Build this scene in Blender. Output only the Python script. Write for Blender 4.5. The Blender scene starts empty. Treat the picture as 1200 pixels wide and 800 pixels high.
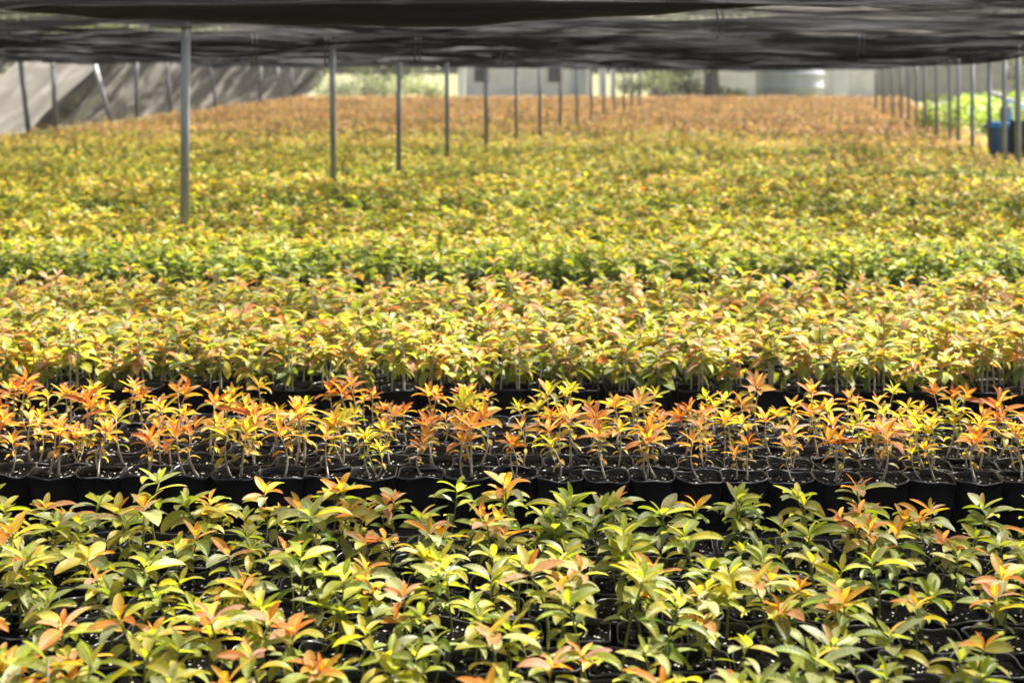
import bpy, math, random
import numpy as np

random.seed(11)
RNG = np.random.default_rng(11)
R = math.radians
scene = bpy.context.scene
COL = scene.collection
PI = math.pi
HAZE = .0006

HC = 1.72                      # eye height
F = 1750.0                     # focal length in pixels of the 1200 px wide photograph


def px(x, y, z):               # only used to decide what lies inside the frame
    return 600 + F * x / y, 85 + F * (HC - z) / y


# ------------------------------------------------------------------ helpers
def mesh_from(name, verts, faces, smooth=True):
    me = bpy.data.meshes.new(name)
    me.from_pydata([tuple(map(float, v)) for v in verts], [], faces)
    if smooth:
        me.polygons.foreach_set('use_smooth', [True] * len(me.polygons))
    me.update()
    return me


def mesh_quads(name, V, Q, col=None, lf=None, mat_index=None):
    """V (n,3), Q (m,4) arrays -> mesh, fast."""
    me = bpy.data.meshes.new(name)
    me.vertices.add(len(V))
    me.vertices.foreach_set('co', np.ascontiguousarray(V, dtype=np.float32).ravel())
    me.loops.add(Q.size)
    me.loops.foreach_set('vertex_index', np.ascontiguousarray(Q, dtype=np.int32).ravel())
    me.polygons.add(len(Q))
    me.polygons.foreach_set('loop_start', np.arange(0, Q.size, 4, dtype=np.int32))
    me.polygons.foreach_set('use_smooth', np.ones(len(Q), dtype=bool))
    if mat_index is not None:
        me.polygons.foreach_set('material_index', np.ascontiguousarray(mat_index, dtype=np.int32))
    if col is not None:
        a = me.attributes.new('Col', 'FLOAT_COLOR', 'POINT')
        c4 = np.ones((len(V), 4), dtype=np.float32)
        c4[:, :3] = col
        a.data.foreach_set('color', c4.ravel())
    if lf is not None:
        a = me.attributes.new('lf', 'FLOAT_VECTOR', 'POINT')
        a.data.foreach_set('vector', np.ascontiguousarray(lf, dtype=np.float32).ravel())
    me.update(calc_edges=True)
    me.validate()
    return me


def link(name, me, mats, parent=None, loc=None):
    o = bpy.data.objects.new(name, me)
    COL.objects.link(o)
    if me is not None and mats is not None:
        for m in (mats if isinstance(mats, (list, tuple)) else [mats]):
            if len(me.materials) < (len(mats) if isinstance(mats, (list, tuple)) else 1):
                me.materials.append(m)
    if parent is not None:
        o.parent = parent
    if loc is not None:
        o.location = loc
    return o


def tag(o, label=None, cat=None, group=None, kind=None):
    if label: o['label'] = label
    if cat: o['category'] = cat
    if group: o['group'] = group
    if kind: o['kind'] = kind
    return o


def empty(name, loc=(0, 0, 0), label=None, cat=None, group=None):
    o = bpy.data.objects.new(name, None)
    COL.objects.link(o)
    o.location = loc
    o.empty_display_size = 0.05
    return tag(o, label, cat, group)


class MB:
    """collects primitives into one mesh"""
    def __init__(s): s.v, s.f = [], []

    def add(s, v, f):
        k = len(s.v)
        s.v += [tuple(p) for p in v]
        s.f += [tuple(i + k for i in q) for q in f]
        return s

    def box(s, c, d, bev=0.0):
        x, y, z = d[0] / 2, d[1] / 2, d[2] / 2
        b = min(bev, x * .9, y * .9, z * .9)
        if b <= 0:
            vs = [(c[0] + i * x, c[1] + j * y, c[2] + k * z) for i in (-1, 1) for j in (-1, 1) for k in (-1, 1)]
            fs = [(0, 1, 3, 2), (4, 6, 7, 5), (0, 4, 5, 1), (2, 3, 7, 6), (0, 2, 6, 4), (1, 5, 7, 3)]
            return s.add(vs, fs)
        # chamfered box : rings stacked in z
        rings = []
        for zz, ins in ((-z, b), (-z + b, 0), (z - b, 0), (z, b)):
            X, Y = x - ins, y - ins
            cb = b if ins == 0 else b * .5
            pts = [(-X + cb, -Y), (X - cb, -Y), (X, -Y + cb), (X, Y - cb), (X - cb, Y), (-X + cb, Y), (-X, Y - cb), (-X, -Y + cb)]
            rings.append([(c[0] + p[0], c[1] + p[1], c[2] + zz) for p in pts])
        vs = sum(rings, [])
        fs = []
        for r in range(3):
            for i in range(8):
                j = (i + 1) % 8
                fs.append((r * 8 + i, r * 8 + j, r * 8 + 8 + j, r * 8 + 8 + i))
        fs.append(tuple(range(7, -1, -1)))
        fs.append(tuple(range(24, 32)))
        return s.add(vs, fs)

    def tube(s, pts, rad, n=10, caps=True):
        pts = [np.array(p, float) for p in pts]
        if not isinstance(rad, (list, tuple)): rad = [rad] * len(pts)
        vs, fs = [], []
        for i, p in enumerate(pts):
            t = pts[min(i + 1, len(pts) - 1)] - pts[max(i - 1, 0)]
            t = t / (np.linalg.norm(t) + 1e-9)
            a = np.array((0, 0, 1.)) if abs(t[2]) < .9 else np.array((1., 0, 0))
            u = np.cross(t, a); u /= np.linalg.norm(u)
            w = np.cross(t, u)
            for k in range(n):
                th = 2 * PI * k / n
                vs.append(p + rad[i] * (math.cos(th) * u + math.sin(th) * w))
        for i in range(len(pts) - 1):
            for k in range(n):
                l = (k + 1) % n
                fs.append((i * n + k, i * n + l, i * n + n + l, i * n + n + k))
        if caps:
            fs.append(tuple(range(n - 1, -1, -1)))
            fs.append(tuple(range((len(pts) - 1) * n, len(pts) * n)))
        return s.add(vs, fs)

    def lathe(s, prof, n=24, c=(0, 0, 0), wob=None, closed_ends=False):
        vs, fs = [], []
        for (r, z) in prof:
            for k in range(n):
                th = 2 * PI * k / n
                rr, zz = (r, z) if wob is None else wob(r, z, th)
                vs.append((c[0] + rr * math.cos(th), c[1] + rr * math.sin(th), c[2] + zz))
        for i in range(len(prof) - 1):
            for k in range(n):
                l = (k + 1) % n
                fs.append((i * n + k, i * n + l, i * n + n + l, i * n + n + k))
        if closed_ends:
            fs.append(tuple(range(n - 1, -1, -1)))
            fs.append(tuple(range((len(prof) - 1) * n, len(prof) * n)))
        return s.add(vs, fs)

    def build(s, name, mat, parent=None, smooth=False, loc=None):
        return link(name, mesh_from(name, s.v, s.f, smooth), mat, parent, loc)


# ------------------------------------------------------------------ materials
def newmat(name):
    m = bpy.data.materials.new(name)
    m.use_nodes = True
    nt = m.node_tree
    nt.nodes.clear()
    out = nt.nodes.new('ShaderNodeOutputMaterial')
    return m, nt, out


def N(nt, t, **kw):
    n = nt.nodes.new(t)
    for k, v in kw.items():
        if k.startswith('i_'):
            key = k[2:]
            key = int(key) if key.isdigit() else key.replace('_', ' ')
            n.inputs[key].default_value = v
        else:
            setattr(n, k, v)
    return n


def noise_mat(name, c1, c2, scale=4.0, rough=.6, spec=.5, metal=0.0, bump=0.0, bscale=None, stretch=None, detail=5):
    m, nt, out = newmat(name)
    b = N(nt, 'ShaderNodeBsdfPrincipled')
    b.inputs['Roughness'].default_value = rough
    b.inputs['Specular IOR Level'].default_value = spec
    b.inputs['Metallic'].default_value = metal
    tc = N(nt, 'ShaderNodeTexCoord')
    src = tc.outputs['Object']
    if stretch:
        mp = N(nt, 'ShaderNodeMapping')
        mp.inputs['Scale'].default_value = stretch
        nt.links.new(src, mp.inputs['Vector'])
        src = mp.outputs[0]
    nz = N(nt, 'ShaderNodeTexNoise')
    nz.inputs['Scale'].default_value = scale
    nz.inputs['Detail'].default_value = detail
    nt.links.new(src, nz.inputs['Vector'])
    cr = N(nt, 'ShaderNodeValToRGB')
    cr.color_ramp.elements[0].position = .3
    cr.color_ramp.elements[1].position = .7
    cr.color_ramp.elements[0].color = (*c1, 1)
    cr.color_ramp.elements[1].color = (*c2, 1)
    nt.links.new(nz.outputs['Fac'], cr.inputs['Fac'])
    nt.links.new(cr.outputs['Color'], b.inputs['Base Color'])
    if bump:
        n2 = N(nt, 'ShaderNodeTexNoise')
        n2.inputs['Scale'].default_value = bscale or scale * 4
        n2.inputs['Detail'].default_value = 4
        nt.links.new(src, n2.inputs['Vector'])
        bp = N(nt, 'ShaderNodeBump')
        bp.inputs['Strength'].default_value = bump
        bp.inputs['Distance'].default_value = .02
        nt.links.new(n2.outputs['Fac'], bp.inputs['Height'])
        nt.links.new(bp.outputs['Normal'], b.inputs['Normal'])
    nt.links.new(b.outputs[0], out.inputs['Surface'])
    return m


def leaf_mat(name, rough=.4, trans=.4, spec=.5, gain=1.0, tgain=1.6, tblue=.6):
    m, nt, out = newmat(name)
    L = nt.links
    at = N(nt, 'ShaderNodeAttribute', attribute_name='Col')
    lf = N(nt, 'ShaderNodeAttribute', attribute_name='lf')
    sep = N(nt, 'ShaderNodeSeparateXYZ')
    L.new(lf.outputs['Vector'], sep.inputs[0])
    # midrib: pale line where |u| is small
    mr = N(nt, 'ShaderNodeMapRange', i_1=.03, i_2=.13, i_3=1.0, i_4=0.0)
    L.new(sep.outputs['X'], mr.inputs[0])
    # side veins
    ma = N(nt, 'ShaderNodeMath', operation='MULTIPLY_ADD')
    ma.inputs[1].default_value = -5.0
    L.new(sep.outputs['X'], ma.inputs[0])
    mt = N(nt, 'ShaderNodeMath', operation='MULTIPLY')
    mt.inputs[1].default_value = 70.0
    L.new(sep.outputs['Y'], mt.inputs[0])
    L.new(mt.outputs[0], ma.inputs[2])
    sn = N(nt, 'ShaderNodeMath', operation='SINE')
    L.new(ma.outputs[0], sn.inputs[0])
    # blotches
    tc = N(nt, 'ShaderNodeTexCoord')
    nz = N(nt, 'ShaderNodeTexNoise')
    nz.inputs['Scale'].default_value = 45
    nz.inputs['Detail'].default_value = 3
    L.new(tc.outputs['Object'], nz.inputs['Vector'])
    bl = N(nt, 'ShaderNodeMapRange', i_1=.3, i_2=.7, i_3=.8 * gain, i_4=1.2 * gain)
    L.new(nz.outputs['Fac'], bl.inputs[0])
    sc = N(nt, 'ShaderNodeVectorMath', operation='SCALE')
    L.new(at.outputs['Color'], sc.inputs[0])
    L.new(bl.outputs[0], sc.inputs['Scale'])
    mx = N(nt, 'ShaderNodeMixRGB')
    mx.inputs[2].default_value = (.42, .40, .16, 1)
    mm = N(nt, 'ShaderNodeMath', operation='MULTIPLY')
    mm.inputs[1].default_value = .75
    L.new(mr.outputs[0], mm.inputs[0])
    L.new(mm.outputs[0], mx.inputs[0])
    L.new(sc.outputs[0], mx.inputs[1])
    n3 = N(nt, 'ShaderNodeTexNoise')
    n3.inputs['Scale'].default_value = 70
    n3.inputs['Detail'].default_value = 2
    L.new(tc.outputs['Object'], n3.inputs['Vector'])
    ed = N(nt, 'ShaderNodeMath', operation='MULTIPLY_ADD')           # blotches gather towards the leaf edge
    ed.inputs[1].default_value = .10
    L.new(sep.outputs['X'], ed.inputs[0])
    L.new(n3.outputs['Fac'], ed.inputs[2])
    r3 = N(nt, 'ShaderNodeMapRange', i_1=.73, i_2=.78, i_3=0.0, i_4=.65)
    L.new(ed.outputs[0], r3.inputs[0])
    mb_ = N(nt, 'ShaderNodeMixRGB')
    mb_.inputs[2].default_value = (.10, .05, .02, 1)
    L.new(r3.outputs[0], mb_.inputs[0])
    L.new(mx.outputs[0], mb_.inputs[1])
    mx = mb_
    bp = N(nt, 'ShaderNodeBump')
    bp.inputs['Strength'].default_value = .1
    bp.inputs['Distance'].default_value = .002
    L.new(sn.outputs[0], bp.inputs['Height'])
    b = N(nt, 'ShaderNodeBsdfPrincipled')
    b.inputs['Roughness'].default_value = rough
    b.inputs['Specular IOR Level'].default_value = spec
    L.new(mx.outputs[0], b.inputs['Base Color'])
    L.new(bp.outputs[0], b.inputs['Normal'])
    tr = N(nt, 'ShaderNodeBsdfTranslucent')
    ts = N(nt, 'ShaderNodeVectorMath', operation='MULTIPLY')
    ts.inputs[1].default_value = (tgain, tgain * 1.02, tgain * tblue)
    L.new(mx.outputs[0], ts.inputs[0])
    L.new(ts.outputs[0], tr.inputs['Color'])
    ms = N(nt, 'ShaderNodeMixShader')
    ms.inputs[0].default_value = trans
    L.new(b.outputs[0], ms.inputs[1])
    L.new(tr.outputs[0], ms.inputs[2])
    L.new(ms.outputs[0], out.inputs['Surface'])
    return m


def net_mat(name, lo, hi, col, stretch, tl=.25, seed=0.0, thin=(.02, .1), tint=(1, 1, 1.06)):
    """woven shade cloth: threads with open gaps; folds and doubled cloth close the gaps"""
    m, nt, out = newmat(name)
    L = nt.links
    tc = N(nt, 'ShaderNodeTexCoord')
    mp = N(nt, 'ShaderNodeMapping')
    mp.inputs['Scale'].default_value = stretch
    mp.inputs['Location'].default_value = (seed, seed * .7, 0)
    # creases wander instead of running straight
    wn = N(nt, 'ShaderNodeTexNoise')
    wn.inputs['Scale'].default_value = .55
    wn.inputs['Detail'].default_value = 2
    L.new(tc.outputs['Object'], wn.inputs['Vector'])
    wv = N(nt, 'ShaderNodeVectorMath', operation='MULTIPLY_ADD')
    wv.inputs[1].default_value = (0, .8, .3)
    L.new(wn.outputs['Color'], wv.inputs[0])
    L.new(tc.outputs['Object'], wv.inputs[2])
    warped = wv.outputs[0]
    L.new(warped, mp.inputs['Vector'])
    nz = N(nt, 'ShaderNodeTexNoise')
    nz.inputs['Scale'].default_value = 1.0
    nz.inputs['Detail'].default_value = 6
    nz.inputs['Roughness'].default_value = .6
    L.new(mp.outputs[0], nz.inputs['Vector'])
    mr = N(nt, 'ShaderNodeMapRange', i_1=.38, i_2=.56, i_3=lo, i_4=hi)
    L.new(nz.outputs['Fac'], mr.inputs[0])
    df = N(nt, 'ShaderNodeBsdfDiffuse')
    df.inputs['Color'].default_value = (*col, 1)
    tr = N(nt, 'ShaderNodeBsdfTranslucent')
    m2 = N(nt, 'ShaderNodeMapping')                      # thin single cloth glows against the sky, doubled folds do not
    m2.inputs['Scale'].default_value = [stretch[0] * .9, stretch[1] * .7, stretch[2] * .55]
    m2.inputs['Location'].default_value = (seed + 31, seed, 3)
    L.new(warped, m2.inputs['Vector'])
    n2 = N(nt, 'ShaderNodeTexNoise')
    n2.inputs['Scale'].default_value = 1.0
    n2.inputs['Detail'].default_value = 8
    n2.inputs['Roughness'].default_value = .68
    L.new(m2.outputs[0], n2.inputs['Vector'])
    r2 = N(nt, 'ShaderNodeMapRange', i_1=.50, i_2=.66, i_3=thin[0], i_4=thin[1])
    L.new(n2.outputs['Fac'], r2.inputs[0])
    tn = N(nt, 'ShaderNodeVectorMath', operation='MULTIPLY')
    tn.inputs[1].default_value = tint
    L.new(r2.outputs[0], tn.inputs[0])
    L.new(tn.outputs[0], tr.inputs['Color'])
    cl = N(nt, 'ShaderNodeMixShader')
    cl.inputs[0].default_value = tl
    L.new(df.outputs[0], cl.inputs[1])
    L.new(tr.outputs[0], cl.inputs[2])
    tp = N(nt, 'ShaderNodeBsdfTransparent')
    ms = N(nt, 'ShaderNodeMixShader')
    L.new(mr.outputs[0], ms.inputs[0])
    L.new(tp.outputs[0], ms.inputs[1])
    L.new(cl.outputs[0], ms.inputs[2])
    L.new(ms.outputs[0], out.inputs['Surface'])
    return m


M = {}
M['leaf'] = leaf_mat('mature_leaf', .44, .42, .4)
M['young'] = leaf_mat('young_leaf', .46, .55, .35, 1.0, 1.8, .4)
M['farleaf'] = leaf_mat('bed_leaf', .5, .42, .35)
M['stem'] = noise_mat('stem_bark', (.38, .35, .26), (.66, .63, .53), 60, .6, .3)
M['greenstem'] = noise_mat('green_stem', (.10, .14, .03), (.20, .20, .06), 60, .5, .3)
M['pot'] = noise_mat('black_plastic', (.0025, .0025, .003), (.014, .014, .0145), 11, .34, .5, 0, .6, 20, (1, 1, .3))
M['rim'] = noise_mat('painted_rim_highlight', (.012, .012, .013), (.11, .11, .115), 30, .4, .5, 0, .2, 30)  # highlight line along the pot edges, painted as paler plastic
M['steel'] = noise_mat('galvanised_steel', (.26, .27, .28), (.52, .54, .55), 9, .5, .5, .2, .05, 60, (1, 1, .15))
M['wire'] = noise_mat('dark_wire', (.03, .03, .03), (.06, .06, .06), 40, .5)
M['whitewrap'] = noise_mat('white_cloth', (.6, .6, .58), (.8, .8, .78), 20, .8, .2)
M['sack'] = noise_mat('woven_sack', (.30, .30, .28), (.45, .45, .43), 14, .9, .1, 0, .3, 60)
M['bluebin'] = noise_mat('blue_plastic', (.01, .20, .50), (.02, .27, .60), 6, .45, .4)
M['blackcrate'] = noise_mat('black_crate', (.015, .015, .018), (.035, .035, .04), 8, .5, .4)
M['whitewall'] = noise_mat('white_paint', (.56, .53, .48), (.70, .66, .60), 1.2, .75, .2, 0, .1, 6)
M['roofmetal'] = noise_mat('roof_sheet', (.35, .36, .37), (.5, .5, .5), 2, .5, .4, .2)
M['glass'] = noise_mat('dark_glass', (.02, .025, .03), (.05, .055, .06), 2, .12, .5)
M['concrete'] = noise_mat('beige_block', (.26, .235, .20), (.36, .33, .285), 2.5, .85, .2, 0, .3, 12)
M['tank'] = noise_mat('grey_tank', (.30, .32, .33), (.42, .44, .45), 1.0, .5, .3, 0, 0, None, (1, 1, .2))
M['bark'] = noise_mat('bark', (.10, .085, .075), (.22, .19, .17), 5, .9, .2, 0, .6, 14, (1, 1, .25))


def soil_mat():
    m, nt, out = newmat('potting_soil')
    L = nt.links
    b = N(nt, 'ShaderNodeBsdfPrincipled')
    b.inputs['Roughness'].default_value = .95
    b.inputs['Specular IOR Level'].default_value = .03
    tc = N(nt, 'ShaderNodeTexCoord')
    vo = N(nt, 'ShaderNodeTexVoronoi')
    vo.inputs['Scale'].default_value = 130
    L.new(tc.outputs['Object'], vo.inputs['Vector'])
    sp = N(nt, 'ShaderNodeSeparateColor')
    L.new(vo.outputs['Color'], sp.inputs[0])
    mr = N(nt, 'ShaderNodeMapRange', i_1=.975, i_2=.985, i_3=0.0, i_4=1.0)
    L.new(sp.outputs[0], mr.inputs[0])
    mx = N(nt, 'ShaderNodeMixRGB')
    mx.inputs[1].default_value = (.0025, .002, .0016, 1)
    mx.inputs[2].default_value = (.32, .30, .27, 1)
    L.new(mr.outputs[0], mx.inputs[0])
    L.new(mx.outputs[0], b.inputs['Base Color'])
    bp = N(nt, 'ShaderNodeBump')
    bp.inputs['Strength'].default_value = .8
    bp.inputs['Distance'].default_value = .006
    L.new(vo.outputs['Distance'], bp.inputs['Height'])
    L.new(bp.outputs[0], b.inputs['Normal'])
    L.new(b.outputs[0], out.inputs['Surface'])
    return m


M['soil'] = soil_mat()


# ------------------------------------------------------------------ leaves
def leaves(base, az, el, L, W, arch, fold, roll, col, tip, nl, nw):
    """n leaves at once -> V, Q, colours, lf(|u|, t, 0).  base (n,3), the rest (n,), col/tip (n,3)"""
    n = len(az)
    t = np.linspace(0, 1, nl + 1)
    e = el[:, None] - arch[:, None] * (t[None] ** 1.15)
    dt = 1.0 / nl
    em = el[:, None] - arch[:, None] * (((t[:-1] + t[1:]) / 2)[None] ** 1.15)
    ds = L[:, None] * dt
    hor = np.concatenate([np.zeros((n, 1)), np.cumsum(np.cos(em) * ds, 1)], 1)
    ver = np.concatenate([np.zeros((n, 1)), np.cumsum(np.sin(em) * ds, 1)], 1)
    ca, sa = np.cos(az)[:, None], np.sin(az)[:, None]
    P = np.stack([hor * ca, hor * sa, ver], 2) + base[:, None, :]
    T = np.stack([np.cos(e) * ca, np.cos(e) * sa, np.sin(e)], 2)
    S0 = np.stack([-sa, ca, np.zeros_like(ca)], 2)
    Nn = np.cross(T, np.broadcast_to(S0, T.shape))
    cr, sr = np.cos(roll)[:, None, None], np.sin(roll)[:, None, None]
    S = S0 * cr + Nn * sr
    Nm = Nn * cr - S0 * sr
    tt = np.clip((t - .09) / .91, 0, 1)
    shape = (tt ** .62) * ((1 - tt) ** .78)
    shape = shape / shape.max()
    shape = np.maximum(shape, np.where(t < .98, .05, .0))
    w = W[:, None] * .5 * shape[None]
    us = np.linspace(-1, 1, nw + 1)
    V = []
    for u in us:
        wave = 0.0
        V.append(P + S * (w * u * np.cos(fold)[:, None])[..., None] + Nm * (w * (abs(u) ** 1.3) * np.sin(fold)[:, None])[..., None])
    V = np.stack(V, 2)                                  # n, nl+1, nw+1, 3
    k = nw + 1
    ii = np.arange(nl)[:, None] * k + np.arange(nw)[None]
    q = np.stack([ii, ii + 1, ii + k + 1, ii + k], -1).reshape(-1, 4)
    per = (nl + 1) * k
    Q = (np.arange(n)[:, None, None] * per + q[None]).reshape(-1, 4)
    mix = (t ** 1.3)[None, :, None, None]
    C = col[:, None, None, :] * (1 - mix) + tip[:, None, None, :] * mix
    C = np.broadcast_to(C, (n, nl + 1, k, 3))
    lf = np.zeros((n, nl + 1, k, 3))
    lf[..., 0] = np.abs(us)[None, None, :]
    lf[..., 1] = t[None, :, None]
    return V.reshape(-1, 3), Q, C.reshape(-1, 3), lf.reshape(-1, 3)


def A(*c): return np.array(c, float)


GREEN, DEEP, PALE = A(.11, .17, .02), A(.05, .10, .018), A(.28, .31, .13)
LIME, YEL, AMB = A(.25, .29, .022), A(.47, .39, .045), A(.53, .31, .045)
ORG, RED, PEACH = A(.56, .19, .03), A(.50, .13, .04), A(.55, .30, .15)
PINK, BROWN = A(.52, .30, .23), A(.36, .225, .125)


def pick(rng, pal, n):
    cs = np.array([c for c, _ in pal]); p = np.array([w for _, w in pal], float)
    return cs[rng.choice(len(pal), n, p=p / p.sum())] * rng.uniform(.8, 1.22, (n, 1)) * rng.uniform(.94, 1.06, (n, 3))


MATURE_MID = [(LIME, 2), (YEL, 3), (AMB, 1.2), (GREEN, .8), (PALE, .6)]
LOOKS_MID = {
    'vivid orange': [(ORG, 4), (RED, 1.6), (AMB, 1.2), (PEACH, .6)],
    'amber yellow': [(AMB, 3), (YEL, 2.5), (ORG, 1.4)],
    'peach orange': [(PEACH, 3), (ORG, 2.4), (PINK, .8), (AMB, .8)],
    'yellow green': [(YEL, 3), (LIME, 2), (ORG, .8)],
}
LOOKS_FG = {
    'lime green': [(LIME, 4), (YEL, 2), (PALE, 1)],
    'pale green': [(PALE, 3), (LIME, 2), (PEACH, .4)],
    'orange-tipped green': [(ORG, 3.4), (RED, .8), (PEACH, 1), (AMB, 1.6), (YEL, 1.2)],
    'pink-tipped green': [(PINK, 1.6), (PEACH, 2.4), (ORG, 2.2), (YEL, 1.6)],
}
MATURE_FG = [(GREEN, 1.0), (LIME, 4.4), (PALE, 3.2), (DEEP, .5), (YEL, 2.4)]


def seedling_meshes(kind, look, rng):
    """stem, mature leaves, young leaves of one seedling, base at z = 0"""
    mid = kind == 'mid'
    H = rng.uniform(.145, .195) if mid else rng.uniform(.13, .215)
    lean, la = rng.uniform(0, .16), rng.uniform(0, 2 * PI)
    bend = rng.uniform(-.03, .03, 2)
    def ax(s):
        return np.array([math.cos(la) * lean * s * H + bend[0] * math.sin(s * 3), math.sin(la) * lean * s * H + bend[1] * math.sin(s * 3), s * H])
    stem = MB()
    ss = np.linspace(0, 1, 7)
    stem.tube([ax(s) - np.array((0, 0, .008)) for s in ss], [.0050 - .0030 * s for s in ss] if mid else [.0042 - .0022 * s for s in ss], 7)
    nm = int(rng.integers(5, 8)) if mid else int(rng.integers(6, 10))
    ny = int(rng.integers(6, 9)) if mid else int(rng.integers(4, 6))
    g = 2.39996
    a0 = rng.uniform(0, 6)
    def make(n, s_lo, s_hi, el_lo, el_hi, l_lo, l_hi, wr, ar_lo, ar_hi, pal, tippal, k0):
        s = np.linspace(s_lo, s_hi, n) + rng.uniform(-.02, .02, n)
        base = np.array([ax(x) for x in s])
        az = a0 + g * (np.arange(n) + k0) + rng.uniform(-.35, .35, n)
        f = np.linspace(0, 1, n)
        el = el_lo + (el_hi - el_lo) * f + rng.uniform(-.2, .2, n)
        L = (l_lo + (l_hi - l_lo) * f) * rng.uniform(.8, 1.15, n)
        W = L * rng.uniform(wr[0], wr[1], n)
        arch = rng.uniform(ar_lo, ar_hi, n)
        fold = rng.uniform(.15, .6, n)
        roll = rng.normal(0, .28, n)
        col = pick(rng, pal, n)
        tip = col * .55 + pick(rng, tippal, n) * .45
        return leaves(base, az, el, L, W, arch, fold, roll, col, tip, 9, 4)
    if mid:
        pal = LOOKS_MID[look]
        m = make(nm, .42, .93, .05, .45, .055, .086, (.28, .38), .5, 1.5, MATURE_MID, pal, 0)
        y = make(ny, .90, 1.0, .35, 1.25, .096, .060, (.26, .35), .1, 1.0, pal, pal, nm)
    else:
        pal = LOOKS_FG[look]
        m = make(nm, .5, .94, .1, .55, .070, .106, (.33, .44), .5, 1.35, MATURE_FG, MATURE_FG, 0)
        y = make(ny, .94, 1.0, .25, 1.15, .10, .05, (.30, .40), .2, .9, pal, pal, nm)
    sm = mesh_from('stem', stem.v, stem.f)
    sm.materials.append(M['stem'] if mid else M['greenstem'])
    mm = mesh_quads('mature_leaves', *m); mm.materials.append(M['leaf'])
    ym = mesh_quads('young_leaves', *y); ym.materials.append(M['young'])
    return sm, mm, ym


def pot_meshes(rng, r=.087, h=.17, n=36):
    p1, p2, p3 = rng.uniform(0, 6, 3)
    a = rng.uniform(.2, 1)
    def sq(th, k):                       # bags pressed together: rounded squares towards the rim
        e = 2 + 3.2 * k
        return (abs(math.cos(th)) ** e + abs(math.sin(th)) ** e) ** (-1 / e)
    def wob(rr, z, th):
        k = min(1, max(0, z / h))
        return rr * sq(th, k) * (1 + k * (.014 * a * math.sin(2 * th + p1) + .010 * math.sin(3 * th + p2)) + .005 * math.sin(9 * th + p3)), \
            z + k * .006 * (math.sin(2 * th + p2) + .6 * math.sin(5 * th + p3))
    prof = [(r * .80, 0), (r * .84, .01), (r * .97, h * .72), (r * .985, h - .012), (r * 1.015, h - .010), (r * 1.022, h - .004), (r * 1.01, h + .001),
            (r * .995, h + .001), (r * .975, h - .004), (r * .96, h - .03), (r * .93, h - .05)]
    mb = MB(); mb.lathe(prof, n, wob=wob)
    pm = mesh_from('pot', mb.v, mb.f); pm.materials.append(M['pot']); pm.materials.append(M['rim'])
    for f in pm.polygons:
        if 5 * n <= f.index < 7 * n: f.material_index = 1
    sb = MB()
    rings = [0, .3, .55, .78, .97]
    vs = [(0, 0, h - .018)]
    for q in rings[1:]:
        for k in range(18):
            th = 2 * PI * k / 18
            e = q * r * .965 * sq(th, .85)
            vs.append((e * math.cos(th), e * math.sin(th), h - .018 + rng.uniform(-.005, .005)))
    fs = [(0, 1 + k, 1 + (k + 1) % 18) for k in range(18)]
    for i in range(3):
        for k in range(18):
            l = (k + 1) % 18
            fs.append((1 + i * 18 + k, 1 + i * 18 + 18 + k, 1 + i * 18 + 18 + l, 1 + i * 18 + l))
    so = mesh_from('soil', vs, fs); so.materials.append(M['soil'])
    return pm, so


TILT = R(1.4)                                   # the rows of every bed run a little off square
def row_y(y0, x): return y0 - math.tan(TILT) * x

protos = {}
prng = np.random.default_rng(5)
for kind, looks in (('mid', LOOKS_MID), ('fg', LOOKS_FG)):
    for lk in looks:
        for v in range(5):
            protos[kind, lk, v] = seedling_meshes(kind, lk, prng)
POTS = [pot_meshes(prng) for _ in range(6)]
BIGPOTS = [pot_meshes(prng, .108, .18) for _ in range(2)]

ORD = ['zeroth', 'first', 'second', 'third', 'fourth', 'fifth', 'sixth', 'seventh', 'eighth', 'ninth', 'tenth', 'eleventh', 'twelfth', 'thirteenth',
       'fourteenth', 'fifteenth', 'sixteenth', 'seventeenth', 'eighteenth', 'nineteenth', 'twentieth', 'twenty-first', 'twenty-second',
       'twenty-third', 'twenty-fourth', 'twenty-fifth', 'twenty-sixth', 'twenty-seventh', 'twenty-eighth', 'twenty-ninth', 'thirtieth']


def potted(loc, pot, plants, label, group):
    """potted_seedling > pot (> soil), stem (> mature_leaves, young_leaves)"""
    root = empty('potted_seedling' if plants else 'empty_pot', loc, label, 'potted plant' if plants else 'pot', group)
    root.rotation_euler.z = random.randrange(4) * PI / 2 + random.uniform(-.09, .09)
    p = link('pot', pot[0], None, root)
    s = link('soil', pot[1], None, p)
    for (meshes, off, rz, sc, tilt) in plants:
        st = link('stem', meshes[0], None, root, (off[0], off[1], pot_h(pot) - .016))
        st.rotation_euler = (tilt[0], tilt[1], rz)
        st.scale = (sc, sc, sc)
        link('mature_leaves', meshes[1], None, st)
        link('young_leaves', meshes[2], None, st)
    return root


def pot_h(pot): return .18 if pot in BIGPOTS else .17


def look_of(kind):
    if kind == 'mid':
        return random.choices(list(LOOKS_MID), [4, 2.4, 3, 1.6])[0]
    return random.choices(list(LOOKS_FG), [3.4, 2.2, 2.8, 1.8])[0]


SP = .178
GROUP_MID, GROUP_FG = 'potted seedlings of the orange bed', 'potted seedlings of the green bed'
n_ind = 0
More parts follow.
